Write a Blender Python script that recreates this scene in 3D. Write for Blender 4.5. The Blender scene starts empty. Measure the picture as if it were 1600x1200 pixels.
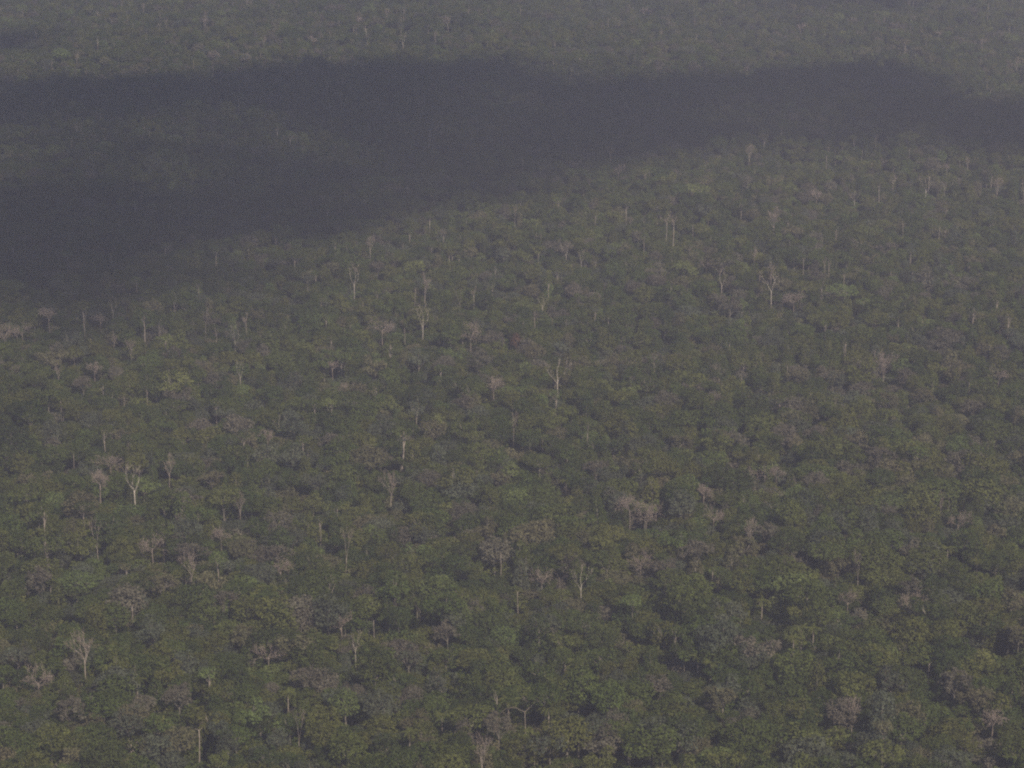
import bpy, math, random
import numpy as np
from mathutils import Vector, Matrix

R = math.radians
scene = bpy.context.scene
col = scene.collection

# ------------------------------------------------------------------ camera
CAM_Z = 406.0
PITCH = 17.0
VFOV = 18.0
cam_data = bpy.data.cameras.new("camera")
cam_data.sensor_fit = 'HORIZONTAL'
cam_data.sensor_width = 36.0
cam_data.lens = 18.0 / (math.tan(R(VFOV / 2)) * 4 / 3)
cam_data.clip_start = 1.0
cam_data.clip_end = 60000.0
cam = bpy.data.objects.new("camera", cam_data)
cam.location = (0, 0, CAM_Z)
cam.rotation_euler = (R(90 - PITCH), 0, 0)
col.objects.link(cam)
scene.camera = cam

# ------------------------------------------------------------------ sky and sun
SUN_EL, SUN_AZ = 43.0, 152.0           # azimuth clockwise from +Y (the view direction)
SUN_DIR = Vector((math.sin(R(SUN_AZ)) * math.cos(R(SUN_EL)),
                  math.cos(R(SUN_AZ)) * math.cos(R(SUN_EL)), math.sin(R(SUN_EL))))
world = bpy.data.worlds.new("World")
scene.world = world
world.use_nodes = True
wn = world.node_tree.nodes
wl = world.node_tree.links
wn.clear()
sky = wn.new("ShaderNodeTexSky")
sky.sky_type = 'NISHITA'
sky.sun_disc = False
sky.sun_elevation = R(SUN_EL)
sky.sun_rotation = R(SUN_AZ)
sky.altitude = 300
sky.air_density = 1.0
sky.dust_density = 1.0
sky.ozone_density = 1.0
bg = wn.new("ShaderNodeBackground")
bg.inputs[1].default_value = 0.072
wo = wn.new("ShaderNodeOutputWorld")
wl.new(sky.outputs[0], bg.inputs[0])
wl.new(bg.outputs[0], wo.inputs[0])

sun_data = bpy.data.lights.new("sun", 'SUN')
sun_data.energy = 5.0
sun_data.angle = R(2.0)
sun_data.color = (1.0, 0.91, 0.73)
sun = bpy.data.objects.new("sun", sun_data)
sun.rotation_euler = SUN_DIR.to_track_quat('Z', 'Y').to_euler()
sun.location = (0, 0, 3000)
col.objects.link(sun)

vs = scene.view_settings
vs.view_transform = 'Standard'
vs.look = 'None'
vs.exposure = 0.19
vs.gamma = 1.0
vs.use_curve_mapping = False
cy = scene.cycles
cy.max_bounces = 4
cy.diffuse_bounces = 1
cy.glossy_bounces = 1
cy.transmission_bounces = 2
cy.volume_bounces = 0
cy.transparent_max_bounces = 4
cy.use_denoising = False
cy.filter_width = 2.2
cy.caustics_reflective = False
cy.caustics_refractive = False

rng = np.random.default_rng(7)
rnd = random.Random(11)

# ------------------------------------------------------------------ picture <-> place
CP, SP = math.cos(R(PITCH)), math.sin(R(PITCH))
TV = math.tan(R(VFOV / 2))


def terrain(x, y):
    """gentle relief of the forest floor"""
    x = np.asarray(x, float)
    y = np.asarray(y, float)
    h = 5.0 * np.sin(x / 95.0 + 0.7 + 0.6 * np.sin(y / 230.0)) * np.sin(y / 120.0 + 0.4)
    h += 3.0 * np.sin((x + 0.6 * y) / 61.0 + 1.3)
    h += 2.0 * np.sin((x - 1.4 * y) / 47.0)
    # a low ridge under the right half of the view
    h += 9.0 * np.exp(-(((x - 190) / 150.0) ** 2 + ((y - 1230) / 130.0) ** 2))
    h += 6.0 * np.exp(-(((x - 120) / 90.0) ** 2 + ((y - 985) / 60.0) ** 2))
    fade = np.clip((y - 300) / 300.0, 0, 1) * np.clip((4500 - y) / 800.0, 0, 1)
    return h * fade


def pixel_dir(px, py):
    """photo pixel (1600 x 1200) to a world direction"""
    u = (px - 800) / 800 * TV * 4 / 3
    v = (600 - py) / 600 * TV
    return Vector((u, CP + v * SP, -SP + v * CP))


def pixel_to_ground(px, py, zc=0.0):
    d = pixel_dir(px, py)
    h = 0.0
    for _ in range(6):
        t = (CAM_Z - (h + zc)) / -d.z
        h = float(terrain(d.x * t, d.y * t))
    return d.x * t, d.y * t, h


def to_pixel(x, y, z):
    f = y * CP - (z - CAM_Z) * SP
    up = y * SP + (z - CAM_Z) * CP
    return 800 + x / f / (TV * 4 / 3) * 800, 600 - up / f / TV * 600, f


# ------------------------------------------------------------------ materials
def new_mat(name):
    m = bpy.data.materials.new(name)
    m.use_nodes = True
    nt = m.node_tree
    nt.nodes.clear()
    return m, nt.nodes, nt.links


def leaf_material(name, rgb, hue_j=0.014, val_j=0.20, trans=0.22):
    m, n, l = new_mat(name)
    out = n.new("ShaderNodeOutputMaterial")
    mix = n.new("ShaderNodeMixShader")
    mix.inputs[0].default_value = trans
    dif = n.new("ShaderNodeBsdfDiffuse")
    tra = n.new("ShaderNodeBsdfTranslucent")
    hsv = n.new("ShaderNodeHueSaturation")
    info = n.new("ShaderNodeObjectInfo")
    att = n.new("ShaderNodeAttribute")
    att.attribute_name = "leafvar"
    hsv.inputs['Color'].default_value = (*rgb, 1)
    mh = n.new("ShaderNodeMapRange")
    mh.inputs[3].default_value = 0.5 - hue_j
    mh.inputs[4].default_value = 0.5 + hue_j
    l.new(info.outputs['Random'], mh.inputs[0])
    l.new(mh.outputs[0], hsv.inputs['Hue'])
    frac = n.new("ShaderNodeMath")
    frac.operation = 'MULTIPLY'
    frac.inputs[1].default_value = 17.31
    fr2 = n.new("ShaderNodeMath")
    fr2.operation = 'FRACT'
    l.new(info.outputs['Random'], frac.inputs[0])
    l.new(frac.outputs[0], fr2.inputs[0])
    mv = n.new("ShaderNodeMapRange")
    mv.inputs[3].default_value = 1 - val_j
    mv.inputs[4].default_value = 1 + val_j
    l.new(fr2.outputs[0], mv.inputs[0])
    mul = n.new("ShaderNodeMath")
    mul.operation = 'MULTIPLY'
    l.new(mv.outputs[0], mul.inputs[0])
    l.new(att.outputs['Fac'], mul.inputs[1])
    l.new(mul.outputs[0], hsv.inputs['Value'])
    l.new(hsv.outputs[0], dif.inputs[0])
    l.new(hsv.outputs[0], tra.inputs[0])
    l.new(dif.outputs[0], mix.inputs[1])
    l.new(tra.outputs[0], mix.inputs[2])
    l.new(mix.outputs[0], out.inputs[0])
    return m


def bark_material(name, rgb, rgb2):
    m, n, l = new_mat(name)
    out = n.new("ShaderNodeOutputMaterial")
    dif = n.new("ShaderNodeBsdfDiffuse")
    tc = n.new("ShaderNodeTexCoord")
    no = n.new("ShaderNodeTexNoise")
    no.inputs['Scale'].default_value = 0.9
    no.inputs['Detail'].default_value = 3
    ramp = n.new("ShaderNodeValToRGB")
    ramp.color_ramp.elements[0].position = 0.35
    ramp.color_ramp.elements[0].color = (*rgb, 1)
    ramp.color_ramp.elements[1].position = 0.65
    ramp.color_ramp.elements[1].color = (*rgb2, 1)
    l.new(tc.outputs['Object'], no.inputs['Vector'])
    l.new(no.outputs[0], ramp.inputs[0])
    l.new(ramp.outputs[0], dif.inputs[0])
    l.new(dif.outputs[0], out.inputs[0])
    return m


LEAF = {
    'dark-green': leaf_material("leaf_dark_green", (0.052, 0.064, 0.021)),
    'mid-green': leaf_material("leaf_mid_green", (0.068, 0.082, 0.023)),
    'olive': leaf_material("leaf_olive_green", (0.088, 0.093, 0.027)),
    'grey-green': leaf_material("leaf_grey_green", (0.080, 0.086, 0.055)),
    'lime-green': leaf_material("leaf_fresh_green", (0.105, 0.126, 0.040)),
    'yellowish': leaf_material("leaf_yellow_green", (0.128, 0.134, 0.042)),
    'mauve-brown': leaf_material("leaf_mauve", (0.112, 0.098, 0.072)),
    'dull-brown': leaf_material("leaf_brown", (0.115, 0.104, 0.056)),
    'rust-red': leaf_material("leaf_rust", (0.145, 0.078, 0.050)),
}
BARK = bark_material("bark_grey", (0.13, 0.115, 0.09), (0.23, 0.195, 0.16))
PALE = bark_material("bark_pale", (0.23, 0.185, 0.155), (0.36, 0.295, 0.25))
PINK = bark_material("bark_pinkish", (0.20, 0.155, 0.13), (0.30, 0.24, 0.20))
WHITE = bark_material("bark_bleached", (0.34, 0.285, 0.245), (0.50, 0.43, 0.37))
TWIG = bark_material("twig_tan", (0.19, 0.15, 0.125), (0.275, 0.215, 0.18))
TWIG_M = bark_material("twig_mauve", (0.15, 0.125, 0.100), (0.22, 0.18, 0.145))


def ground_material():
    m, n, l = new_mat("forest_floor")
    out = n.new("ShaderNodeOutputMaterial")
    dif = n.new("ShaderNodeBsdfDiffuse")
    tc = n.new("ShaderNodeTexCoord")
    no = n.new("ShaderNodeTexNoise")
    no.inputs['Scale'].default_value = 0.11
    no.inputs['Detail'].default_value = 8
    ramp = n.new("ShaderNodeValToRGB")
    ramp.color_ramp.elements[0].position = 0.3
    ramp.color_ramp.elements[0].color = (0.028, 0.036, 0.016, 1)
    ramp.color_ramp.elements[1].position = 0.7
    ramp.color_ramp.elements[1].color = (0.055, 0.060, 0.028, 1)
    l.new(tc.outputs['Object'], no.inputs['Vector'])
    l.new(no.outputs[0], ramp.inputs[0])
    l.new(ramp.outputs[0], dif.inputs[0])
    l.new(dif.outputs[0], out.inputs[0])
    return m


def cloud_material():
    m, n, l = new_mat("cloud_vapour")
    out = n.new("ShaderNodeOutputMaterial")
    dif = n.new("ShaderNodeBsdfDiffuse")
    dif.inputs[0].default_value = (0.85, 0.86, 0.88, 1)
    l.new(dif.outputs[0], out.inputs[0])
    return m


# ------------------------------------------------------------------ mesh helpers
class MB:
    def __init__(self):
        self.v, self.f = [], []

    def tube(self, pts, rad, sides=6, cap=True):
        base = len(self.v)
        pts = [Vector(p) for p in pts]
        k = len(pts)
        for i, p in enumerate(pts):
            d = (pts[min(i + 1, k - 1)] - pts[max(i - 1, 0)])
            if d.length < 1e-6:
                d = Vector((0, 0, 1))
            d.normalize()
            a = d.orthogonal().normalized()
            b = d.cross(a)
            for s in range(sides):
                t = 2 * math.pi * s / sides
                self.v.append(tuple(p + (a * math.cos(t) + b * math.sin(t)) * rad[i]))
        for i in range(k - 1):
            for s in range(sides):
                s2 = (s + 1) % sides
                self.f.append((base + i * sides + s, base + i * sides + s2,
                               base + (i + 1) * sides + s2, base + (i + 1) * sides + s))
        if cap:
            self.f.append(tuple(base + (k - 1) * sides + s for s in range(sides)))

    def mesh(self, name, mat):
        me = bpy.data.meshes.new(name)
        me.from_pydata(self.v, [], self.f)
        me.polygons.foreach_set("use_smooth", [True] * len(me.polygons))
        me.materials.append(mat)
        me.update()
        return me


def wobble(a, b, n, amp, rg):
    a, b = Vector(a), Vector(b)
    out = []
    for i in range(n + 1):
        t = i / n
        p = a.lerp(b, t)
        if 0 < i:
            w = amp * math.sin(math.pi * min(t * 0.8 + 0.1, 1))
            p = p + Vector((rg.uniform(-w, w), rg.uniform(-w, w), rg.uniform(-w, w) * 0.5))
        out.append(p)
    return out


def leaf_cloud(lobes, density, size, gen, keep_low=-0.45, fill=0.0):
    """leaf-sized quads over the surfaces of overlapping lobes"""
    P, N, S, V = [], [], [], []
    L = np.array([[*lb] for lb in lobes], float)      # cx cy cz r rz
    for i, (cx, cy_, cz, r, rz) in enumerate(L):
        cnt = int(density * (r * r * 2 + r * rz * 2) * 2)
        u = gen.normal(size=(cnt, 3))
        u /= np.linalg.norm(u, axis=1)[:, None]
        u = u[u[:, 2] > keep_low]
        rad = 1.0 - 0.22 * gen.random(len(u)) ** 2 + 0.10 * gen.random(len(u)) ** 3
        if fill:
            inner = gen.random(len(u)) < fill
            rad = np.where(inner, rad * gen.random(len(u)), rad)
        p = np.array([cx, cy_, cz]) + u * np.array([r, r, rz]) * rad[:, None]
        ok = np.ones(len(p), bool)
        for j in range(len(L)):
            if j != i:
                q = (p - L[j, :3]) / L[j, [3, 3, 4]]
                ok &= (q ** 2).sum(1) > 0.62
        p, u = p[ok], u[ok]
        nn = u / np.array([r, r, rz])
        nn /= np.linalg.norm(nn, axis=1)[:, None]
        nn = nn + np.array([0, 0, 0.35]) + gen.normal(scale=0.42, size=nn.shape)
        nn /= np.linalg.norm(nn, axis=1)[:, None]
        P.append(p)
        N.append(nn)
        S.append(size * (0.65 + 0.7 * gen.random(len(p))))
        V.append((0.86 + 0.28 * gen.random()) * (0.78 + 0.44 * gen.random(len(p))))
    P, N, S, V = np.concatenate(P), np.concatenate(N), np.concatenate(S), np.concatenate(V)
    rv = gen.normal(size=P.shape)
    a = np.cross(N, rv)
    a /= np.linalg.norm(a, axis=1)[:, None] + 1e-9
    b = np.cross(N, a)
    a = a * S[:, None]
    b = b * (S * 0.62)[:, None]
    # a leaf spray: a slightly folded diamond-like quad
    verts = np.stack([P - a, P - b * 0.9 + N * (S * 0.12)[:, None], P + a, P + b * 0.9 + N * (S * 0.12)[:, None]], 1).reshape(-1, 3)
    return verts, V


def quad_mesh(name, verts, val, mat):
    n = len(verts) // 4
    me = bpy.data.meshes.new(name)
    me.vertices.add(n * 4)
    me.vertices.foreach_set("co", verts.astype(np.float32).ravel())
    me.loops.add(n * 4)
    me.loops.foreach_set("vertex_index", np.arange(n * 4, dtype=np.int32))
    me.polygons.add(n)
    me.polygons.foreach_set("loop_start", np.arange(0, n * 4, 4, dtype=np.int32))
    at = me.attributes.new("leafvar", 'FLOAT', 'FACE')
    at.data.foreach_set("value", np.asarray(val, np.float32))
    me.materials.append(mat)
    me.update(calc_edges=True)
    me.validate()
    return me


def obj(name, me, parent=None, link=True):
    o = bpy.data.objects.new(name, me)
    if link:
        col.objects.link(o)
    if parent is not None:
        o.parent = parent
    return o


# ------------------------------------------------------------------ ground
def axis(lo, hi, step, far, n_far):
    a = np.arange(lo, hi + 1, step)
    g = np.geomspace(1, far, n_far)
    return np.concatenate([lo - g[::-1], a, hi + g])


gx = axis(-900, 900, 30, 11000, 10)
gy = axis(500, 3600, 30, 9000, 10)
X, Y = np.meshgrid(gx, gy)
Z = terrain(X, Y) * np.clip((1500 - np.abs(X)) / 500, 0, 1)
gv = np.stack([X, Y, Z], -1).reshape(-1, 3)
nx, ny = len(gx), len(gy)
gf = [(j * nx + i, j * nx + i + 1, (j + 1) * nx + i + 1, (j + 1) * nx + i) for j in range(ny - 1) for i in range(nx - 1)]
gm = bpy.data.meshes.new("ground")
gm.from_pydata(gv.tolist(), [], gf)
gm.materials.append(ground_material())
ground = obj("ground", gm)
ground["kind"] = "structure"

# ------------------------------------------------------------------ tree shapes
def lobes_dome(rg, rx, rz, zc, n, lr, flat=False):
    out = [(0, 0, zc - rz * 0.3, rx * 0.78, rz * 0.95)]
    for k in range(n):
        a = k * 2.399963 + rg.uniform(-0.3, 0.3)
        t = (k + 0.5) / n
        el = math.asin(min(1.0, 1 - t * (1.0 if flat else 1.38)) if True else 0)
        rr = rg.uniform(0.62, 1.04)
        x = math.cos(a) * math.cos(el) * rx * rr
        y = math.sin(a) * math.cos(el) * rx * rr
        z = zc + math.sin(el) * rz * rr
        r = lr * rg.uniform(0.55, 1.35)
        out.append((x, y, z, r, r * rg.uniform(0.6, 0.85)))
    return out


def trunk_mesh(name, rg, height, r0, lobes, nl=6, mat=None, lean=0.0):
    mb = MB()
    ld = rg.uniform(0, 6.28)
    top = (math.cos(ld) * lean, math.sin(ld) * lean, height)
    pts = wobble((0, 0, -1.5), top, 7, 0.25, rg)
    mb.tube(pts, [r0 * (1.35 if i == 0 else 1) * (1 - 0.5 * i / 7) for i in range(8)], 7)
    picks = lobes[1:]
    rg.shuffle(picks)
    for lb in picks[:nl]:
        t = rg.uniform(0.72, 1.0)
        s = pts[0].lerp(pts[-1], t)
        e = Vector(lb[:3])
        if e.z < s.z:
            s = pts[0].lerp(pts[-1], 0.6)
        mb.tube(wobble(s, e, 4, 0.35, rg), [r0 * 0.45, r0 * 0.38, r0 * 0.3, r0 * 0.22, r0 * 0.12], 5)
    return mb.mesh(name, mat or BARK)


SHAPES = []          # dict(kind, shape, trunk, crown, r)


def add_shape(kind, shape, rg, lobes, th, r0, density, size, r, top, nl=6, mat=None, keep_low=-0.45, fill=0.0, lean=0.0):
    gen = np.random.default_rng(rg.randrange(1 << 30))
    v, val = leaf_cloud(lobes, density, size, gen, keep_low, fill)
    crown = quad_mesh("crown", v, val, LEAF['mid-green'])
    trunk = trunk_mesh("trunk", rg, th, r0, list(lobes), nl, mat, lean)
    SHAPES.append(dict(kind=kind, shape=shape, trunk=trunk, crown=crown, r=r, top=top))


rg = random.Random(5)
for k in range(4):
    add_shape('broadleaf_tree', 'dome-crowned', rg, lobes_dome(rg, 5.8, rg.uniform(3.4, 4.8), 14.2, 34, 1.75), 13.5, 0.42, 4.4, 0.40, 6.8, 20)
for k in range(2):
    add_shape('broadleaf_tree', 'round-crowned', rg, lobes_dome(rg, 4.6, 5.2, 13.6, 32, 1.5), 13.5, 0.38, 4.6, 0.38, 5.6, 20)
for k in range(3):      # several heads of foliage at different heights
    lb = [(0, 0, 13, 2.5, 2.5)]
    for q in range(5):
        a = q * 1.256 + rg.uniform(-0.4, 0.4)
        d = rg.uniform(2.6, 4.8)
        sub = lobes_dome(rg, rg.uniform(1.9, 2.9), rg.uniform(1.5, 2.2), rg.uniform(13.0, 17.5), 8, 1.15)
        lb += [(x + math.cos(a) * d, y + math.sin(a) * d, z, r, rz) for x, y, z, r, rz in sub]
    add_shape('lobed_tree', 'many-headed', rg, lb, 13.0, 0.42, 4.6, 0.38, 6.6, 20, nl=9)
for k in range(2):
    add_shape('umbrella_tree', 'flat-topped', rg, lobes_dome(rg, 6.9, 2.0, 16.8, 24, 1.75, True), 16.2, 0.36, 4.4, 0.38, 8.0, 19.5, nl=12, keep_low=-0.2)
for k in range(2):      # climbers hang down the crown like a curtain
    lb = []
    for q in range(24):
        a = q * 2.4
        z = 4 + 14.5 * q / 23
        rr = 3.0 * math.sqrt(max(0.08, 1 - (q / 23) ** 2.4)) * rg.uniform(0.75, 1.05)
        r = rg.uniform(1.2, 1.8)
        lb.append((math.cos(a) * rr, math.sin(a) * rr, z, r, r * rg.uniform(1.1, 1.7)))
    lb.insert(0, (0, 0, 10, 2.6, 7.0))
    add_shape('vine_draped_tree', 'vine-draped', rg, lb, 15, 0.4, 4.0, 0.38, 4.2, 20, keep_low=-0.9)
for k in range(3):      # tall pale stem with a small high crown
    add_shape('emergent_tree', 'tall slender', rg, lobes_dome(rg, 3.3, 2.2, 21.5, 13, 1.45, k == 1), 21.5, 0.26, 4.4, 0.36, 4.4, 25, nl=8, mat=PALE, keep_low=-0.3, lean=0.8)
for k in range(2):      # low growth that fills the gaps
    add_shape('undergrowth', 'low bushy', rg, lobes_dome(rg, 4.2, 3.0, 6.5, 18, 1.7), 6, 0.25, 3.2, 0.44, 5.5, 10.5, keep_low=-0.6)


# ---- bare and nearly bare trees -------------------------------------------------
def grow(rg, start, direction, length, r, depth, spread, up, segs_by_depth, twist=0.22):
    """recursive limb: list of (depth, pts, radii)"""
    out = []
    d = Vector(direction).normalized()
    pts, rad = [Vector(start)], [r]
    n = 4
    for i in range(n):
        d = (d + Vector((rg.uniform(-twist, twist), rg.uniform(-twist, twist), rg.uniform(-twist, twist) * 0.6 + up * 0.12))).normalized()
        pts.append(pts[-1] + d * length / n)
        rad.append(r * (1 - 0.5 * (i + 1) / n))
    out.append((depth, pts, rad))
    if depth < len(segs_by_depth):
        m = segs_by_depth[depth]
        for k in range(m):
            t = 0.45 + 0.55 * (k + 1) / m
            idx = min(n, max(1, int(round(t * n))))
            a = rg.uniform(0, 6.283)
            side = d.orthogonal().normalized()
            side.rotate(Matrix.Rotation(a, 3, d))
            nd = (d + side * spread * rg.uniform(0.7, 1.25) + Vector((0, 0, up * 0.35)))
            out += grow(rg, pts[idx], nd, length * rg.uniform(0.55, 0.8), rad[idx] * 0.66, depth + 1, spread, up, segs_by_depth, twist)
    return out


BARE = {}


def bare_shape(key, seed, H, fork, limbs, spread0, limb_len, r0, segs, spread, up, mats, elev=None, leaves=None, lean=0.5, word=''):
    rg = random.Random(seed)
    mb = MB()
    a0 = rg.uniform(0, 6.28)
    top = Vector((math.cos(a0) * lean, math.sin(a0) * lean, fork))
    tp = wobble((0, 0, -1.5), top, 7, 0.22, rg)
    mb.tube(tp, [r0 * (1.3 if i == 0 else 1) * (1 - 0.42 * i / 7) for i in range(8)], 8)
    trunk = mb.mesh("trunk", mats[0])
    branches = []
    for k in range(limbs):
        a = a0 + 6.283 * k / max(limbs, 1) + rg.uniform(-0.45, 0.45)
        s = spread0 * rg.uniform(0.75, 1.2)
        d = Vector((math.cos(a) * s, math.sin(a) * s, 1.0 if elev is None else elev))
        st = tp[-1] if k < 2 else tp[0].lerp(tp[-1], rg.uniform(0.86, 1.0))
        st = Vector(st) if k < 2 else Vector(tp[6]).lerp(tp[7], rg.random())
        ln = limb_len * rg.uniform(0.75, 1.2)
        parts = grow(rg, st, d, ln, r0 * 0.42, 0, spread, up, segs)
        bb, tw = MB(), MB()
        tips = []
        for dep, pts, rad in parts:
            (bb if dep <= (1 if len(segs) > 2 else 0) else tw).tube(pts, [max(x, 0.05) for x in rad], 5 if dep < 2 else 3)
            if dep == len(segs):
                tips.append(pts[-1])
        lf = None
        if leaves and tips:
            gen = np.random.default_rng(seed + k)
            lb = [(t.x, t.y, t.z, 0.75, 0.5) for t in tips]
            v, val = leaf_cloud(lb, leaves[0], 0.34, gen, -1, 0.3)
            lf = quad_mesh("foliage", v, val, LEAF[leaves[1]])
        branches.append((bb.mesh("branch", mats[0]), tw.mesh("twigs", mats[1]) if tw.v else None, lf))
    BARE[key] = dict(trunk=trunk, branches=branches, H=H, word=word)


for i in range(3):
    bare_shape(('fan', i), 20 + i, 26, 16.5, 5, 0.42, 5.0, 0.30, [3, 3, 3], 0.55, 0.6, (PALE, TWIG), word='vase-shaped bare tree')
for i in range(3):
    bare_shape(('fork', i), 40 + i, 26, 17.5, 3, 0.72, 5.2, 0.34, [2, 2, 3], 0.6, 0.7, (WHITE, PALE), word='pale forked bare tree')
for i in range(3):
    bare_shape(('flat', i), 60 + i, 23, 16.5, 6, 1.5, 4.8, 0.28, [4, 4, 3], 0.8, 0.15, (PINK, TWIG), word='flat wide bare tree')
for i in range(2):
    bare_shape(('round', i), 80 + i, 25, 16.5, 6, 0.8, 3.6, 0.26, [4, 4, 4], 0.85, 0.3, (PINK, TWIG), word='rounded twiggy bare tree')
for i in range(2):
    bare_shape(('vee', i), 90 + i, 26, 15.5, 2, 0.42, 7.0, 0.28, [2, 3, 3], 0.4, 0.7, (PALE, TWIG), word='narrow V-shaped bare tree')
for i in range(2):
    bare_shape(('tall', i), 100 + i, 26, 21.0, 4, 0.65, 2.8, 0.26, [3, 3], 0.6, 0.5, (PALE, TWIG), word='tall straight bare tree')
for i in range(2):
    bare_shape(('pole', i), 110 + i, 24, 22.5, 2, 0.9, 0.9, 0.2, [1], 0.6, 0.2, (PALE, PALE), word='dead pole-like trunk')
for i in range(2):
    bare_shape(('log', i), 120 + i, 20, 15.5, 2, 2.6, 6.0, 0.24, [2, 2], 0.5, 0.1, (PALE, TWIG), lean=1.2, word='dead tree with sideways boughs')
for i in range(4):
    bare_shape(('shed', i), 130 + i, 23, 14.0, 7, 0.9, 4.4, 0.36, [3, 3, 3], 0.75, 0.3, (BARK, TWIG_M),
               leaves=(5.0, ['mauve-brown', 'dull-brown', 'mauve-brown', 'grey-green'][i]), word='leaf-shedding tree')


# ---- palm -------------------------------------------------------------------------
def frond_mesh(seed, droop):
    rg = random.Random(seed)
    L, n = 4.6, 9
    spine = []
    ang = 1.0
    p = Vector((0.15, 0, 0))
    for i in range(n + 1):
        spine.append(p.copy())
        p = p + Vector((math.cos(ang), 0, math.sin(ang))) * L / n
        ang -= droop / n
    mb = MB()
    mb.tube(spine, [0.07 * (1 - 0.8 * i / n) for i in range(n + 1)], 4)
    for i in range(1, n):
        for sgn in (-1, 1):
            for q in (0.25, 0.75):
                b = spine[i].lerp(spine[i + 1], q)
                d = (spine[i + 1] - spine[i]).normalized()
                ll = 1.15 * math.sin(math.pi * (0.18 + 0.75 * i / n)) * rg.uniform(0.85, 1.1)
                tip = b + Vector((0, sgn, -0.55)) * ll * 0.8 + d * ll * 0.5
                k = len(mb.v)
                mb.v += [tuple(b - d * 0.11), tuple(b + d * 0.11), tuple(tip)]
                mb.f.append((k, k + 1, k + 2))
    me = mb.mesh("frond", LEAF['olive'])
    at = me.attributes.new("leafvar", 'FLOAT', 'FACE')
    at.data.foreach_set("value", np.asarray([rg.uniform(0.85, 1.2) for _ in me.polygons], np.float32))
    return me


FRONDS = [frond_mesh(1, 1.5), frond_mesh(2, 2.2), frond_mesh(3, 2.9), frond_mesh(4, 3.3)]
pm = MB()
pm.tube([(0, 0, -1.5), (0.1, 0.05, 4), (0.25, 0.0, 8), (0.2, -0.1, 12), (0.1, -0.1, 16.2)], [0.3, 0.24, 0.22, 0.21, 0.2], 7)
PALM_TRUNK = pm.mesh("trunk", PALE)

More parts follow.
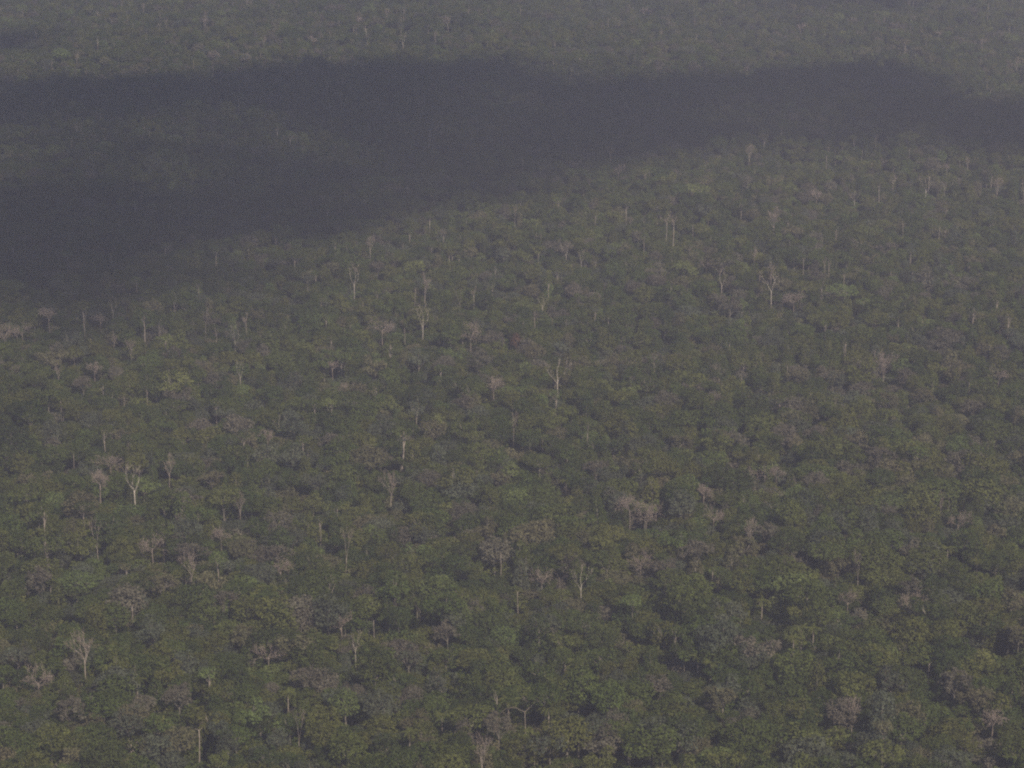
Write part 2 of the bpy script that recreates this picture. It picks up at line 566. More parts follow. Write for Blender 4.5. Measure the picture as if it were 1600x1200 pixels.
# ------------------------------------------------------------------ what stands where (photo pixels)
# x, visible foot, visible height, shape
BARE_AT = [
    (870, 607, 43, 'fork'), (612, 782, 42, 'fan'), (660, 519, 34, 'fork'), (212, 784, 50, 'fork'), (264, 746, 34, 'fan'),
    (158, 776, 52, 'round'), (174, 732, 22, 'flat'), (376, 802, 30, 'fan'), (540, 877, 40, 'vee'), (533, 982, 30, 'round'),
    (783, 888, 30, 'pole'), (655, 954, 15, 'log'), (1170, 848, 36, 'fan'), (985, 806, 34, 'flat'), (1000, 887, 22, 'flat'),
    (846, 908, 16, 'flat'), (876, 906, 14, 'log'), (907, 920, 32, 'fork'), (947, 893, 15, 'log'), (135, 1047, 56, 'fan'),
    (153, 862, 36, 'vee'), (238, 862, 24, 'flat'), (346, 842, 18, 'flat'), (300, 908, 42, 'fan'), (437, 893, 26, 'round'),
    (1180, 748, 18, 'flat'), (1214, 742, 14, 'flat'), (1325, 938, 16, 'flat'), (1051, 378, 46, 'tall'), (1041, 367, 34, 'tall'),
    (1083, 366, 16, 'pole'), (1208, 367, 44, 'fan'), (1204, 440, 26, 'fan'), (1206, 467, 36, 'fork'), (1170, 255, 28, 'fan'),
    (966, 269, 11, 'flat'), (664, 469, 40, 'fan'), (648, 470, 23, 'pole'), (553, 454, 32, 'fork'), (578, 396, 26, 'fan'),
    (719, 472, 18, 'vee'), (740, 478, 32, 'tall'), (770, 615, 32, 'round'), (803, 690, 32, 'vee'), (650, 650, 20, 'log'),
    (735, 532, 22, 'flat'), (633, 526, 16, 'pole'), (597, 522, 24, 'flat'), (205, 558, 26, 'fan'), (178, 542, 22, 'fan'),
    (92, 590, 20, 'fan'), (148, 582, 22, 'round'), (35, 523, 18, 'flat'), (6, 531, 20, 'flat'), (77, 503, 30, 'round'),
    (158, 502, 18, 'round'), (176, 489, 20, 'fork'), (367, 539, 22, 'fork'), (385, 516, 26, 'fan'), (338, 537, 26, 'tall'),
    (321, 516, 24, 'vee'), (376, 592, 22, 'fork'), (419, 687, 22, 'round'), (436, 670, 18, 'fork'), (288, 692, 11, 'log'),
    (95, 637, 15, 'pole'), (115, 720, 15, 'pole'), (848, 480, 20, 'fork'), (862, 503, 16, 'log'), (842, 408, 15, 'pole'),
    (1240, 477, 22, 'flat'), (1348, 486, 18, 'pole'), (1447, 303, 24, 'fork'), (1476, 304, 22, 'tall'), (1557, 307, 28, 'fan'),
    (1598, 312, 26, 'tall'), (1292, 260, 20, 'pole'), (1305, 253, 16, 'vee'), (1346, 247, 15, 'pole'), (1363, 264, 12, 'pole'),
    (1411, 366, 20, 'pole'), (1467, 370, 20, 'pole'), (1256, 422, 22, 'pole'), (1288, 424, 24, 'tall'), (1277, 312, 22, 'round'),
    (1335, 314, 14, 'fork'), (1178, 407, 18, 'fan'), (1104, 418, 13, 'flat'), (1128, 452, 26, 'fork'), (885, 398, 15, 'fork'),
    (805, 350, 20, 'vee'), (1381, 592, 30, 'fan'), (1231, 588, 20, 'pole'), (1101, 776, 26, 'round'), (1140, 717, 11, 'log'),
    (1331, 1132, 42, 'fan'), (1551, 1138, 42, 'round'), (752, 1206, 52, 'fan'), (466, 1158, 34, 'vee'), (310, 1178, 46, 'pole'),
    (776, 1122, 38, 'pole'), (823, 1128, 38, 'log'), (418, 1032, 26, 'flat'), (1340, 908, 34, 'vee'), (700, 812, 18, 'log'),
    (206, 972, 32, 'pole'), (810, 936, 16, 'pole'), (1204, 790, 10, 'log'), (1497, 820, 20, 'flat'), (1470, 790, 20, 'fan'),
    (1115, 810, 18, 'flat'), (541, 612, 16, 'flat'), (520, 574, 16, 'round'), (500, 830, 14, 'pole'), (1010, 815, 20, 'flat'),
    (1025, 800, 16, 'flat'), (555, 1015, 22, 'fork'), (585, 985, 20, 'pole'), (1380, 575, 22, 'flat'), (1560, 590, 16, 'flat'),
    (1112, 905, 16, 'pole'), (1450, 1050, 18, 'pole'), (1222, 1150, 20, 'pole'), (1420, 945, 20, 'flat'), (60, 1070, 26, 'flat'),
    # far side, above and beyond the cloud's shadow
    (630, 74, 20, 'fork'), (333, 118, 22, 'tall'), (336, 92, 12, 'flat'), (383, 122, 15, 'pole'), (248, 52, 12, 'fork'),
    (302, 105, 14, 'pole'), (412, 72, 14, 'fan'), (572, 52, 12, 'fork'), (604, 28, 14, 'fan'), (320, 42, 16, 'fan'),
    (260, 40, 12, 'fan'), (737, 128, 13, 'pole'), (160, 126, 9, 'flat'), (224, 18, 12, 'fan'), (560, 35, 12, 'round'),
    (892, 118, 14, 'pole'), (890, 135, 12, 'pole'), (1135, 121, 13, 'pole'), (1166, 112, 12, 'round'), (1250, 46, 13, 'round'),
    (1467, 55, 12, 'round'), (1534, 78, 16, 'fan'), (1532, 100, 12, 'tall'), (1588, 110, 18, 'fan'), (1006, 22, 14, 'round'),
    (680, 62, 12, 'fan'), (700, 40, 12, 'fork'), (490, 66, 10, 'flat'), (385, 95, 10, 'flat'), (1260, 14, 14, 'pole'),
    (1030, 110, 10, 'round'), (120, 95, 10, 'fan'), (208, 288, 16, 'pole'), (575, 244, 14, 'tall'), (660, 265, 16, 'pole'),
    (735, 126, 12, 'pole'), (816, 262, 20, 'pole'), (908, 410, 16, 'fork'), (1420, 245, 14, 'pole'), (1512, 260, 14, 'fan'),
    (1532, 300, 18, 'tall'), (1582, 258, 14, 'fork'), (1395, 290, 16, 'fan'), (1368, 232, 14, 'vee'), (1480, 262, 12, 'round'),
]
# leaf-shedding trees the photo shows as dull brown or mauve crowns
SHED_AT = [
    (60, 930, 40), (110, 1130, 36), (30, 1045, 36), (200, 1150, 40), (295, 885, 34), (280, 1110, 34), (640, 1045, 34), (690, 1080, 30),
    (850, 840, 30), (960, 800, 36), (990, 870, 22), (1040, 900, 24), (1090, 880, 34), (1160, 870, 34), (1310, 610, 28), (1345, 625, 26),
    (1385, 640, 28), (1440, 630, 26), (1520, 650, 24), (1540, 560, 24), (1340, 710, 36), (1370, 730, 30), (1310, 900, 34), (1420, 930, 26),
    (1580, 960, 40), (1590, 1010, 34), (1490, 1090, 40), (1530, 1110, 36), (1000, 580, 22), (970, 560, 20), (1140, 495, 26), (1125, 480, 20),
    (1310, 470, 18), (900, 350, 14), (895, 265, 12), (910, 275, 12), (640, 270, 10), (760, 440, 14), (590, 425, 16), (700, 1000, 26),
    (720, 640, 22), (560, 620, 22), (590, 610, 20), (430, 880, 26), (380, 1010, 34), (1200, 850, 30), (1245, 895, 26), (480, 1080, 34),
    (930, 745, 24), (1005, 770, 26), (1590, 700, 26), (1500, 760, 26), (1440, 905, 28), (780, 1160, 40), (860, 1180, 36), (1030, 1090, 30),
    (130, 610, 20), (300, 640, 20), (460, 600, 18), (330, 760, 24), (1250, 600, 24), (1110, 560, 22), (1060, 700, 22), (50, 770, 26),
    (660, 850, 28), (250, 930, 34), (350, 960, 34), (1130, 1110, 36), (1390, 1080, 34), (1280, 780, 28), (20, 600, 20), (870, 690, 22),
    (1280, 440, 18), (1430, 540, 20), (1490, 400, 16), (520, 700, 22), (600, 660, 20), (180, 690, 20), (780, 760, 24), (1560, 850, 28),
]
PALM_AT = [
    (795, 1132, 46, 5), (857, 1142, 44, 2), (903, 1120, 30, 4), (905, 1180, 48, 3), (836, 1190, 30, 2), (1240, 1020, 30, 4), (1252, 1000, 26, 3),
    (885, 770, 26, 4), (900, 1058, 34, 4), (1090, 1050, 32, 4), (1110, 1062, 34, 3), (1270, 1005, 30, 3), (1468, 895, 36, 4), (1480, 880, 30, 4),
    (450, 1105, 30, 4), (215, 1085, 30, 3), (1262, 870, 26, 4), (640, 1170, 34, 4), (1190, 960, 28, 4), (1525, 900, 30, 4), (690, 1140, 30, 3), (985, 1190, 34, 4),
]
# single coloured trees that stand out: x, y of the crown, pixels high, colour
ODD_AT = [
    (806, 540, 20, 'rust-red', 'small rust red tree among the green crowns'),
    (640, 515, 22, 'lime-green', 'small lime green tree beside a pale forked bare tree'),
    (490, 796, 26, 'yellowish', 'yellowish tree glowing among darker crowns'),
    (896, 1062, 24, 'yellowish', 'yellow-leaved tree rising behind the palms'),
    (540, 1122, 44, 'lime-green', 'bright fresh green dome tree beside a grey-green dome tree'),
    (592, 1130, 50, 'grey-green', 'large grey-green dome tree beside a bright green one'),
    (1240, 1008, 30, 'yellowish', 'yellow-green tree with bright leaf sprays beside palms'),
    (1210, 955, 22, 'yellowish', 'low yellowish tree beside green dome crowns'),
]

# ------------------------------------------------------------------ forest layout
CELL = 7.4
pts = []
y = 735.0
while y < 3350:
    w = (y * 0.2225 + 12) * 1.14
    nxc = int(2 * w / CELL)
    xs = -w + (np.arange(nxc) + rng.uniform(0, 1, nxc)) * CELL
    ys = y + rng.uniform(0, CELL, nxc)
    pts.append(np.stack([xs, ys], 1))
    y += CELL
pts = np.concatenate(pts)


def patch(x, y, s, ph):
    return (np.sin(x / s + ph) * np.sin(y / (s * 1.3) + 2 * ph) + np.sin((x + y) / (s * 0.7) + 3 * ph) * np.sin((x - 0.7 * y) / (s * 0.9) + ph)) * 0.5


n = len(pts)
size_field = patch(pts[:, 0], pts[:, 1], 34, 1.1)
right = np.clip((pts[:, 0] / (pts[:, 1] * 0.22) + 0.1), 0, 1)
scl = np.exp(rng.normal(0, 0.25, n)) * (0.90 + 0.20 * size_field + 0.10 * right * (pts[:, 1] < 1700))
midf = np.clip((pts[:, 1] - 1050) / 350, 0, 1)
scl = np.clip(scl * (1 - 0.20 * midf), 0.5, 1.6)
kind_r = rng.random(n)
veg = patch(pts[:, 0], pts[:, 1], 55, 0.4)

under0 = n
ulist = []
for yv in np.arange(735, 3350, 9.5):
    w = (yv * 0.2225 + 12) * 1.14
    m_ = int(2 * w / 9.5)
    ulist.append(np.stack([-w + (np.arange(m_) + rng.uniform(0, 1, m_)) * 9.5, yv + rng.uniform(0, 9.5, m_)], 1))
ulist = np.concatenate(ulist)
pts = np.concatenate([pts, ulist])
n = len(pts)
scl = np.concatenate([scl, rng.uniform(0.8, 1.35, len(ulist))])
kind_r = np.concatenate([kind_r, np.full(len(ulist), -1.0)])
right = np.clip((pts[:, 0] / (pts[:, 1] * 0.22) + 0.1), 0, 1)
size_field = patch(pts[:, 0], pts[:, 1], 34, 1.1)
veg = patch(pts[:, 0], pts[:, 1], 55, 0.4)
shape_idx = {}
for i, s in enumerate(SHAPES):
    shape_idx.setdefault(s['kind'], []).append(i)
far = np.clip((pts[:, 1] - 900) / 1300, 0, 1)
sidx = np.zeros(n, int)
for i in range(n):
    q = kind_r[i]
    em = 0.008 + 0.05 * np.clip((pts[i, 1] - 1050) / 350, 0, 1) * (1 - 0.5 * far[i])
    if q < 0.08:
        kd = 'undergrowth'
    elif q < 0.08 + em:
        kd = 'emergent_tree'
    elif q < 0.115 + em:
        kd = 'umbrella_tree'
    elif q < 0.195 + em + 0.05 * right[i] + 0.06 * far[i]:
        kd = 'vine_draped_tree'
    elif q < 0.50 + em:
        kd = 'lobed_tree'
    else:
        kd = 'broadleaf_tree'
    c = shape_idx[kd]
    sidx[i] = c[rng.integers(len(c))]
BROWN = np.zeros(n)
for bx, by, br_, bs in ((1430, 620, 70, 1), (1340, 720, 45, 1), (960, 800, 40, 1), (1100, 870, 45, 0.8), (900, 880, 40, 0.7), (60, 1040, 35, 0.9), (300, 900, 40, 0.7), (1560, 980, 35, 1),
                        (1000, 570, 60, 0.6), (1150, 440, 90, 0.6), (1300, 300, 120, 0.5), (850, 430, 80, 0.4), (790, 1160, 30, 0.9), (120, 500, 90, 0.5), (400, 60, 220, 0.5), (1500, 80, 200, 0.4)):
    wx, wy, _ = pixel_to_ground(bx, by, 14)
    BROWN += bs * np.exp(-(((pts[:, 0] - wx) ** 2 + (pts[:, 1] - wy) ** 2) / (br_ * br_)))
COLOURS = ['dark-green', 'mid-green', 'olive', 'grey-green', 'lime-green', 'yellowish', 'mauve-brown', 'dull-brown']
cw = np.array([0.22, 0.33, 0.24, 0.09, 0.04, 0.008, 0.037, 0.035])
cidx = np.zeros(n, int)
for i in range(n):
    wgt = cw.copy()
    wgt[0] *= 1 + 0.7 * veg[i]
    wgt[4] *= 1 - 0.7 * veg[i]
    wgt[6] *= 1 + 0.9 * size_field[i] + 3 * BROWN[i]
    wgt[7] *= 1 + 4 * BROWN[i] + 0.8 * far[i]
    wgt[2] *= 1 + BROWN[i]
    cidx[i] = rng.choice(8, p=wgt / wgt.sum())
rotz = rng.uniform(0, 2 * math.pi, n)
lump = patch(pts[:, 0], pts[:, 1], 21, 0.9)
zstretch = np.clip(rng.normal(1.0, 0.08, n) + 0.20 * lump, 0.65, 1.35) / np.maximum(scl, 0.7) ** 0.5
alive = np.ones(n, bool)
alive &= rng.random(n) > 0.05
gap = patch(pts[:, 0], pts[:, 1], 17, 2.3)
alive &= ~((gap > 0.68) & (rng.random(n) < 0.6) & (kind_r >= 0))

# openings in the canopy where the photo looks down into dark pockets
for ox, oy, orad in ((1370, 1000, 11), (1505, 958, 9), (1220, 1052, 10), (1400, 902, 9), (1232, 748, 9), (935, 692, 10), (300, 1155, 9), (770, 872, 8), (185, 768, 8),
                     (690, 728, 8), (575, 998, 8), (1560, 1045, 10), (1190, 640, 9), (1285, 690, 8), (80, 1010, 8), (960, 985, 8), (1040, 970, 9), (480, 880, 9), (395, 655, 9)):
    wx, wy, _ = pixel_to_ground(ox, oy, 5)
    alive &= ~((((pts[:, 0] - wx) / orad) ** 2 + ((pts[:, 1] - wy) / (orad * 1.3)) ** 2 < 1) & (kind_r >= 0))

MPP = 2 * TV / 1200.0
CANOPY = 13.0


def clear_for(x, y, r, front, zmax):
    """keep the neighbours of a marked tree clear of it and low before it"""
    dx = pts[:, 0] - x
    dy = pts[:, 1] - y
    alive[(dx * dx + dy * dy) < r * r] = False
    L = math.hypot(x, y)
    ux, uy = -x / L, -y / L
    along = dx * ux + dy * uy
    lat = np.abs(dx * uy - dy * ux)
    m = (along > -1) & (along < front) & (lat < r + 3.5)
    top = np.array([SHAPES[s]['top'] for s in sidx[m]])
    hz = scl[m] * zstretch[m] * top
    fac = np.minimum(1.0, zmax / hz)
    zstretch[m] *= fac


placed = []      # dicts of every marked tree


def place(px, py, hpx, zc=CANOPY):
    x, y_, h = pixel_to_ground(px, py, zc)
    dist = math.sqrt(x * x + y_ * y_ + (CAM_Z - h - zc) ** 2)
    vis = hpx * MPP * dist / math.cos(math.atan2(CAM_Z - zc, y_))
    return x, y_, h, vis


def root(name, x, y_, h, rz):
    e = bpy.data.objects.new(name, None)
    e.empty_display_size = 2
    e.location = (x, y_, h)
    e.rotation_euler = (0, 0, rz)
    col.objects.link(e)
    return e


bare_jobs, shed_jobs, palm_jobs, odd_jobs = [], [], [], []
for px, py, hp, ty in BARE_AT:
    x, y_, h, vis = place(px, py, hp)
    clear_for(x, y_, 5.2 if ty in ('flat', 'round') else 3.6, 36, CANOPY - (0.5 if ty in ('flat', 'round') else 0))
    bare_jobs.append((x, y_, h, vis, ty))
for px, py, hp in SHED_AT:
    x, y_, h, vis = place(px, py, hp, 11)
    clear_for(x, y_, 4.6, 14, 14)
    shed_jobs.append((x, y_, h, vis))
for px, py, hp, up in PALM_AT:
    x, y_, h, vis = place(px, py, hp, 9)
    clear_for(x, y_, 3.2, 22, 9.5)
    palm_jobs.append((x, y_, h, vis))
for px, py, hp, cl, lab in ODD_AT:
    x, y_, h, vis = place(px, py, hp, 9)
    clear_for(x, y_, 5.0, 22, 9.5)
    odd_jobs.append((x, y_, h, vis, cl, lab))

# ------------------------------------------------------------------ clouds that throw the broad shadows
def inside(poly, x, y):
    c = False
    j = len(poly) - 1
    for i in range(len(poly)):
        xi, yi = poly[i]
        xj, yj = poly[j]
        if (yi > y) != (yj > y) and x < (xj - xi) * (y - yi) / (yj - yi) + xi:
            c = not c
        j = i
    return c


CLOUD_Z = 1250.0


def ico(sub):
    import bmesh
    bm = bmesh.new()
    bmesh.ops.create_icosphere(bm, subdivisions=sub, radius=1)
    bm.verts.ensure_lookup_table()
    v = np.array([q.co[:] for q in bm.verts])
    f = np.array([[a.index for a in q.verts] for q in bm.faces])
    bm.free()
    return v, f


ICO_V, ICO_F = ico(2)
CMAT = cloud_material()


def cloud(label, poly_px, thin, step=24.0, edge_p=1.0):
    """cumulus built of puffs whose shadow falls on the given piece of forest"""
    P = [pixel_to_ground(px, py, 15)[:2] for px, py in poly_px]
    T = [([pixel_to_ground(px, py, 15)[:2] for px, py in pl], pr) for pl, pr in thin]
    xs, ys = [p[0] for p in P], [p[1] for p in P]
    V, F = [], []
    base = 0
    yy = min(ys)
    while yy < max(ys):
        xx = min(xs)
        while xx < max(xs):
            gx_ = xx + rnd.uniform(-0.4, 0.4) * step
            gy_ = yy + rnd.uniform(-0.4, 0.4) * step
            xx += step
            if not inside(P, gx_, gy_):
                continue
            p = 1.0
            for pl, pr in T:
                if inside(pl, gx_, gy_):
                    p = pr
            if rnd.random() > p:
                continue
            z = CLOUD_Z + rnd.uniform(-20, 90)
            t = (z - 15) / SUN_DIR.z
            c = np.array([gx_ + SUN_DIR.x * t, gy_ + SUN_DIR.y * t, z])
            r = step * rnd.uniform(0.75, 1.15) * (1.0 if p == 1.0 else 0.7)
            v = ICO_V * (r, r, r * 0.85) * (1 + 0.16 * np.sin(ICO_V[:, [1]] * 5 + gx_) * np.sin(ICO_V[:, [0]] * 6 + gy_)) + c
            V.append(v)
            F.append(ICO_F + base)
            base += len(ICO_V)
        yy += step
    if not V:
        return
    me = bpy.data.meshes.new("cumulus_cloud")
    me.from_pydata(np.concatenate(V).tolist(), [], np.concatenate(F).tolist())
    me.polygons.foreach_set("use_smooth", [True] * len(me.polygons))
    me.materials.append(CMAT)
    o = obj("cumulus_cloud", me)
    o["kind"] = "structure"
    o["label"] = label
    o["category"] = "cloud"


cloud("broad white cumulus cloud above the forest, the largest of the clouds",
      [(-120, 128), (150, 124), (350, 112), (430, 101), (640, 95), (800, 94), (832, 110), (880, 142), (950, 126), (1100, 116), (1250, 106), (1400, 100),
       (1455, 118), (1500, 152), (1600, 162), (1720, 165), (1720, 235), (1600, 232), (1400, 216), (1330, 236), (1250, 212), (1150, 222), (1040, 236),
       (930, 252), (880, 285), (850, 302), (700, 322), (620, 362), (540, 402), (470, 425), (430, 490), (300, 535), (180, 530), (60, 520), (-120, 515)],
      [([(70, 172), (280, 165), (460, 178), (480, 230), (420, 285), (330, 300), (200, 300), (80, 300)], 0.55),
       ([(-130, 195), (75, 195), (80, 310), (-130, 320)], 0.5),
       ([(480, 200), (700, 190), (800, 230), (700, 300), (480, 330)], 0.72),
       ([(-130, 425), (150, 420), (400, 375), (620, 330), (880, 262), (960, 300), (640, 430), (420, 530), (-130, 530)], 0.42),
       ([(-130, 465), (150, 460), (390, 425), (620, 360), (880, 285), (960, 300), (640, 430), (420, 560), (-130, 560)], 0.17),
       ([(700, 120), (880, 140), (900, 230), (760, 300), (640, 280)], 0.85), ([(1100, 150), (1300, 140), (1350, 200), (1150, 215)], 0.8),
       ([(1240, 195), (1460, 195), (1460, 250), (1240, 250)], 0.5)])
cloud("small low cumulus puff beside the broad cloud", [(-120, 50), (60, 52), (105, 66), (60, 82), (-120, 84)], [([(0, 40), (120, 40), (120, 90), (0, 90)], 0.45)])
cloud("ragged cumulus bank beyond the broad cloud", [(1170, 8), (1260, 12), (1420, 12), (1440, -6), (1400, -30), (1180, -30)], [([(1100, -5), (1500, -5), (1500, 20), (1100, 20)], 0.5)])
cloud("thin torn cumulus scrap on the near side of the broad cloud", [(-120, 640), (0, 625), (40, 655), (20, 700), (-120, 705)], [([(-40, 610), (60, 610), (60, 720), (-40, 720)], 0.35)], step=16)


# ------------------------------------------------------------------ marked trees
from mathutils import kdtree
BARE_WORD = {'fan': 'a vase-shaped bare tree', 'fork': 'a forked bare tree', 'flat': 'a flat bare tree', 'round': 'a rounded bare tree',
             'vee': 'a V-shaped bare tree', 'tall': 'a tall bare tree', 'pole': 'a dead pole', 'log': 'a dead sideways-boughed tree'}
SHORT = {'dome-crowned': 'dome tree', 'round-crowned': 'round tree', 'many-headed': 'many-headed tree', 'flat-topped': 'flat-topped tree',
         'vine-draped': 'vine-draped tree', 'tall slender': 'slender tree'}


def article(w):
    return ('an ' if w[0] in 'aeiou' else 'a ') + w


ANCHORS = [(j[0], j[1], 'a palm') for j in palm_jobs] + [(j[0], j[1], 'a leaf-shedding tree') for j in shed_jobs]
ANCHORS += [(j[0], j[1], BARE_WORD[j[4]]) for j in bare_jobs]
ANCHORS += [(j[0], j[1], article(j[4] + ' tree')) for j in odd_jobs]
for i in np.where(alive)[0]:
    if SHAPES[sidx[i]]['kind'] != 'undergrowth':
        ANCHORS.append((pts[i, 0], pts[i, 1], article(COLOURS[cidx[i]] + ' ' + SHORT[SHAPES[sidx[i]]['shape']])))
kd = kdtree.KDTree(len(ANCHORS))
for i, (ax, ay, w) in enumerate(ANCHORS):
    kd.insert((ax, ay, 0), i)
kd.balance()


USED = set()


def set_label(o, words, cat, x, y_, group):
    found = []
    for co, i, d in kd.find_n((x, y_, 0), 9):
        w = ANCHORS[i][2]
        if d > 0.4 and w not in found:
            found.append(w)
    lab = None
    for j in range(len(found)):
        for k_ in range(len(found)):
            if j < k_:
                c = words + ' beside ' + found[j] + ' and ' + found[k_]
                if len(c.split()) <= 16 and c not in USED and lab is None:
                    lab = c
    lab = lab or words + ' beside ' + found[0]
    USED.add(lab)
    o["label"] = lab
    o["category"] = cat
    o["group"] = group


for q, (x, y_, h, vis, ty) in enumerate(bare_jobs):
    keys = [k for k in BARE if k[0] == ty]
    b = BARE[keys[(q * 7 // 3) % len(keys)]]
    t = root('tree_snag' if ty in ('pole', 'log') else 'bare_tree', x, y_, h, rnd.uniform(0, 6.28))
    vis *= 0.9
    tot = CANOPY + vis
    sz = tot / b['H']
    sx = max(0.45, min(1.3, vis / 14.0))
    if ty in ('flat', 'round'):
        sx = max(0.65, min(1.1, vis / 7.5))
    if ty == 'fork':
        sx = max(0.55, min(1.2, vis / 13.0))
    if ty in ('pole',):
        sx = max(0.8, min(1.4, vis / 9))
    t.scale = (sx, sx, sz)
    tall = 'tall ' if vis > 13 else ('short ' if vis < 6 else '')
    w = b['word']
    set_label(t, (tall + w) if not w.startswith('tall') else w, 'bare tree' if ty not in ('pole', 'log') else 'dead tree', x, y_,
              'bare and dead trees standing above the canopy')
    obj('trunk', b['trunk'], t)
    for bm_, tm_, lm_ in b['branches']:
        bo = obj('branch', bm_, t)
        if tm_:
            obj('twigs', tm_, bo)["kind"] = 'stuff'

for x, y_, h, vis in shed_jobs:
    k = rnd.randrange(4)
    b = BARE[('shed', k)]
    t = root('leaf_shedding_tree', x, y_, h, rnd.uniform(0, 6.28))
    s = max(0.75, min(1.35, (11 + vis) / b['H']))
    t.scale = (s * 1.05, s * 1.05, s)
    wd = ['mauve-brown', 'dull-brown', 'mauve-brown', 'grey-green'][k]
    sw = 'large ' if s > 1.05 else ('small ' if s < 0.85 else '')
    set_label(t, sw + wd + ' leaf-shedding tree', 'deciduous tree', x, y_, 'leaf-shedding trees scattered through the canopy')
    obj('trunk', b['trunk'], t)
    for bm_, tm_, lm_ in b['branches']:
        bo = obj('branch', bm_, t)
        if tm_:
            obj('twigs', tm_, bo)["kind"] = 'stuff'
        if lm_:
            obj('foliage', lm_, bo)

for x, y_, h, vis in palm_jobs:
    t = root('palm_tree', x, y_, h, rnd.uniform(0, 6.28))
    s = max(0.8, min(1.25, (9 + vis) / 19.0))
    t.scale = (s, s, s)
    set_label(t, 'drooping palm', 'palm', x, y_, 'palms standing in the near forest')
    obj('trunk', PALM_TRUNK, t)
    for q in range(14):
        f = obj('frond', FRONDS[[0, 1, 1, 2, 2, 3][q % 6]], t)
        f.location = (0.1, -0.1, 16.0)
        f.rotation_euler = (0, 0, q * 2.4 + rnd.uniform(-0.2, 0.2))
        f.scale = (rnd.uniform(0.9, 1.15),) * 3


def tint(o, mat):
    o.material_slots[0].link = 'OBJECT'
    o.material_slots[0].material = mat


for x, y_, h, vis, cl, lab in odd_jobs:
    s = SHAPES[0] if 'dome' in lab else SHAPES[5]
    t = root('broadleaf_tree', x, y_, h, rnd.uniform(0, 6.28))
    k = max(0.5, min(1.2, (9 + vis) / 20))
    t.scale = (k * (0.75 if 'small' in lab else 1.0),) * 2 + (k,)
    t["label"] = lab
    t["category"] = 'broadleaf tree'
    obj('trunk', s['trunk'], t)
    c = obj('crown', s['crown'], t)
    tint(c, LEAF[cl])

# ------------------------------------------------------------------ the largest canopy trees, one by one
zt = terrain(pts[:, 0], pts[:, 1])
tops = np.array([SHAPES[s]['top'] for s in sidx])
rads = np.array([SHAPES[s]['r'] for s in sidx])
ppx, ppy, pd = to_pixel(pts[:, 0], pts[:, 1], zt + tops * scl * zstretch * 0.85)
app = rads * scl / pd
visible = alive & (ppx > -10) & (ppx < 1610) & (ppy < 1206) & (ppy > -5)
PER_KIND = {'broadleaf_tree': 300, 'lobed_tree': 300, 'umbrella_tree': 200, 'vine_draped_tree': 150, 'emergent_tree': 200}
single = np.zeros(n, bool)
CAT = {'broadleaf_tree': 'broadleaf tree', 'lobed_tree': 'lobed tree', 'umbrella_tree': 'umbrella tree', 'vine_draped_tree': 'draped tree', 'emergent_tree': 'emergent tree'}
for kind, cap in PER_KIND.items():
    m = np.where(visible & np.isin(sidx, shape_idx[kind]))[0]
    m = m[np.argsort(-app[m])][:cap]
    single[m] = True
    for i in m:
        s = SHAPES[sidx[i]]
        cl = COLOURS[cidx[i]]
        x, y_ = float(pts[i, 0]), float(pts[i, 1])
        t = root(kind, x, y_, float(zt[i]), float(rotz[i]))
        t.scale = (scl[i], scl[i], scl[i] * zstretch[i])
        sw = 'large ' if scl[i] > 1.08 else ('small ' if scl[i] < 0.72 else '')
        extra = {'emergent_tree': ' small-crowned tree'}.get(kind, ' tree')
        set_label(t, sw + cl + ' ' + s['shape'] + extra, CAT[kind], x, y_, 'canopy trees of the near forest')
        obj('trunk', s['trunk'], t)
        c = obj('crown', s['crown'], t)
        tint(c, LEAF[cl])

# ------------------------------------------------------------------ the rest of the forest: one mass
pcol = bpy.data.collections.new("forest_sources")


def joined(s):
    a, b = s['trunk'], s['crown']
    nv = len(a.vertices)
    va = np.zeros(nv * 3, np.float32)
    a.vertices.foreach_get("co", va)
    vb = np.zeros(len(b.vertices) * 3, np.float32)
    b.vertices.foreach_get("co", vb)
    fa = [tuple(p.vertices) for p in a.polygons]
    fb = (np.arange(len(b.vertices)).reshape(-1, 4) + nv).tolist()
    me = bpy.data.meshes.new("forest_tree")
    me.from_pydata(np.concatenate([va, vb]).reshape(-1, 3).tolist(), [], fa + fb)
    me.materials.append(a.materials[0])
    me.materials.append(b.materials[0])
    mi = np.array([0] * len(fa) + [1] * len(fb), np.int32)
    me.polygons.foreach_set("material_index", mi)
    val = np.zeros(len(b.polygons), np.float32)
    b.attributes["leafvar"].data.foreach_get("value", val)
    at = me.attributes.new("leafvar", 'FLOAT', 'FACE')
    at.data.foreach_set("value", np.concatenate([np.ones(len(fa), np.float32), val]))
    return me


names = {}
k = 0
for i, s in enumerate(SHAPES):
    me = joined(s)
    for c, cl in enumerate(COLOURS):
        o = bpy.data.objects.new("forest_tree", me)
        pcol.objects.link(o)
        o.material_slots[1].link = 'OBJECT'
        o.material_slots[1].material = LEAF[cl]
        names[(i, c)] = o.name
order = {nm: j for j, nm in enumerate(sorted(names.values()))}

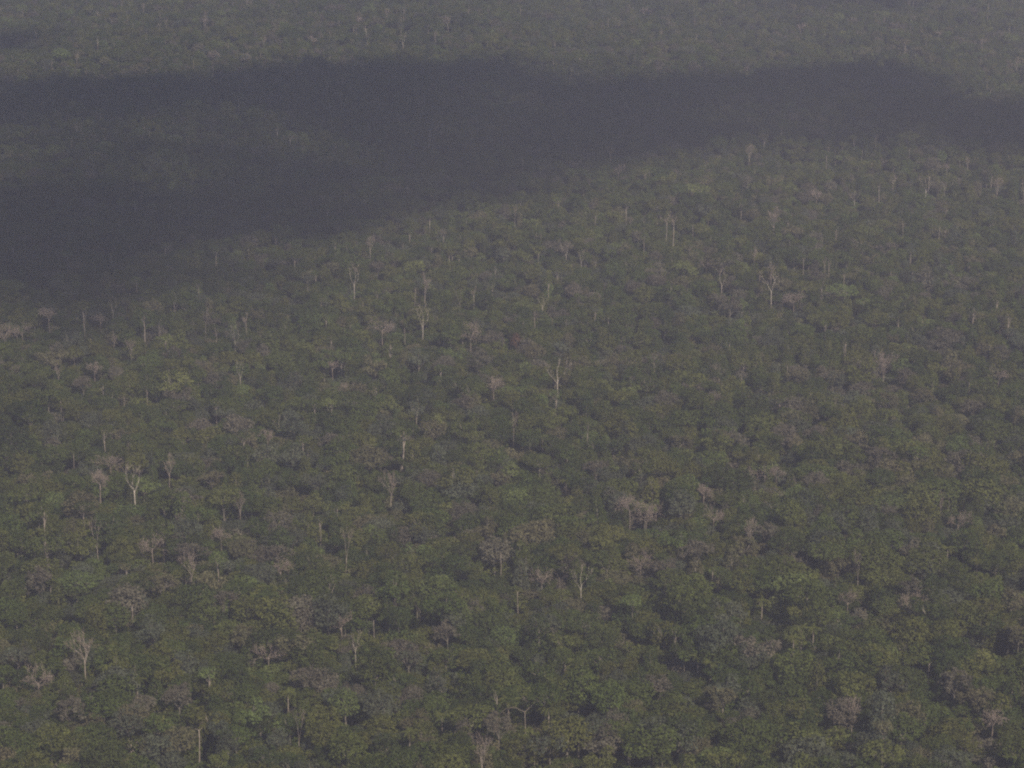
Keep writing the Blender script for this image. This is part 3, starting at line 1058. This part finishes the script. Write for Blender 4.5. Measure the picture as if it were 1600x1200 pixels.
rest = np.where(alive & ~single)[0]
fm = bpy.data.meshes.new("forest_canopy")
fm.vertices.add(len(rest))
fm.vertices.foreach_set("co", np.stack([pts[rest, 0], pts[rest, 1], zt[rest]], 1).astype(np.float32).ravel())
a1 = fm.attributes.new("proto", 'INT', 'POINT')
a1.data.foreach_set("value", np.array([order[names[(sidx[i], cidx[i])]] for i in rest], np.int32))
a2 = fm.attributes.new("turn", 'FLOAT_VECTOR', 'POINT')
a2.data.foreach_set("vector", np.stack([np.zeros(len(rest)), np.zeros(len(rest)), rotz[rest]], 1).astype(np.float32).ravel())
a3 = fm.attributes.new("size", 'FLOAT_VECTOR', 'POINT')
a3.data.foreach_set("vector", np.stack([scl[rest], scl[rest], scl[rest] * zstretch[rest]], 1).astype(np.float32).ravel())
forest = obj("forest_canopy", fm)
forest["kind"] = "stuff"
forest["label"] = "unbroken green forest canopy stretching away under the haze"
forest["category"] = "forest"

ng = bpy.data.node_groups.new("forest_canopy", 'GeometryNodeTree')
ng.interface.new_socket("Geometry", in_out='INPUT', socket_type='NodeSocketGeometry')
ng.interface.new_socket("Geometry", in_out='OUTPUT', socket_type='NodeSocketGeometry')
gi = ng.nodes.new("NodeGroupInput")
go = ng.nodes.new("NodeGroupOutput")
ci = ng.nodes.new("GeometryNodeCollectionInfo")
ci.inputs['Collection'].default_value = pcol
ci.inputs['Separate Children'].default_value = True
ci.inputs['Reset Children'].default_value = True
iop = ng.nodes.new("GeometryNodeInstanceOnPoints")
iop.inputs['Pick Instance'].default_value = True


def named(nm, ty):
    q = ng.nodes.new("GeometryNodeInputNamedAttribute")
    q.data_type = ty
    q.inputs['Name'].default_value = nm
    return q.outputs['Attribute']


ng.links.new(gi.outputs[0], iop.inputs['Points'])
ng.links.new(ci.outputs[0], iop.inputs['Instance'])
ng.links.new(named("proto", 'INT'), iop.inputs['Instance Index'])
e2r = ng.nodes.new("FunctionNodeEulerToRotation")
ng.links.new(named("turn", 'FLOAT_VECTOR'), e2r.inputs[0])
ng.links.new(e2r.outputs[0], iop.inputs['Rotation'])
ng.links.new(named("size", 'FLOAT_VECTOR'), iop.inputs['Scale'])
ng.links.new(iop.outputs[0], go.inputs[0])
md = forest.modifiers.new("forest_canopy", 'NODES')
md.node_group = ng

# ------------------------------------------------------------------ haze
hx, hy0, hy1, hz0, hz1 = 12500, -9500, 13600, -40, 430
hv = [(sx * hx, yy_, zz) for zz in (hz0, hz1) for yy_ in (hy0, hy1) for sx in (-1, 1)]
hf = [(0, 2, 3, 1), (4, 5, 7, 6), (0, 1, 5, 4), (2, 6, 7, 3), (0, 4, 6, 2), (1, 3, 7, 5)]
hm = bpy.data.meshes.new("haze")
hm.from_pydata(hv, [], hf)
m, nn_, ll_ = new_mat("haze")
out = nn_.new("ShaderNodeOutputMaterial")
pv = nn_.new("ShaderNodeVolumePrincipled")
pv.inputs['Color'].default_value = (0.80, 0.772, 0.99, 1)
pv.inputs['Density'].default_value = 1.68e-4
pv.inputs['Anisotropy'].default_value = 0.15
ll_.new(pv.outputs[0], out.inputs['Volume'])
hm.materials.append(m)
haze = obj("haze", hm)
haze["kind"] = "stuff"
haze["label"] = "pale bluish haze filling the air over the forest"
haze["category"] = "haze"
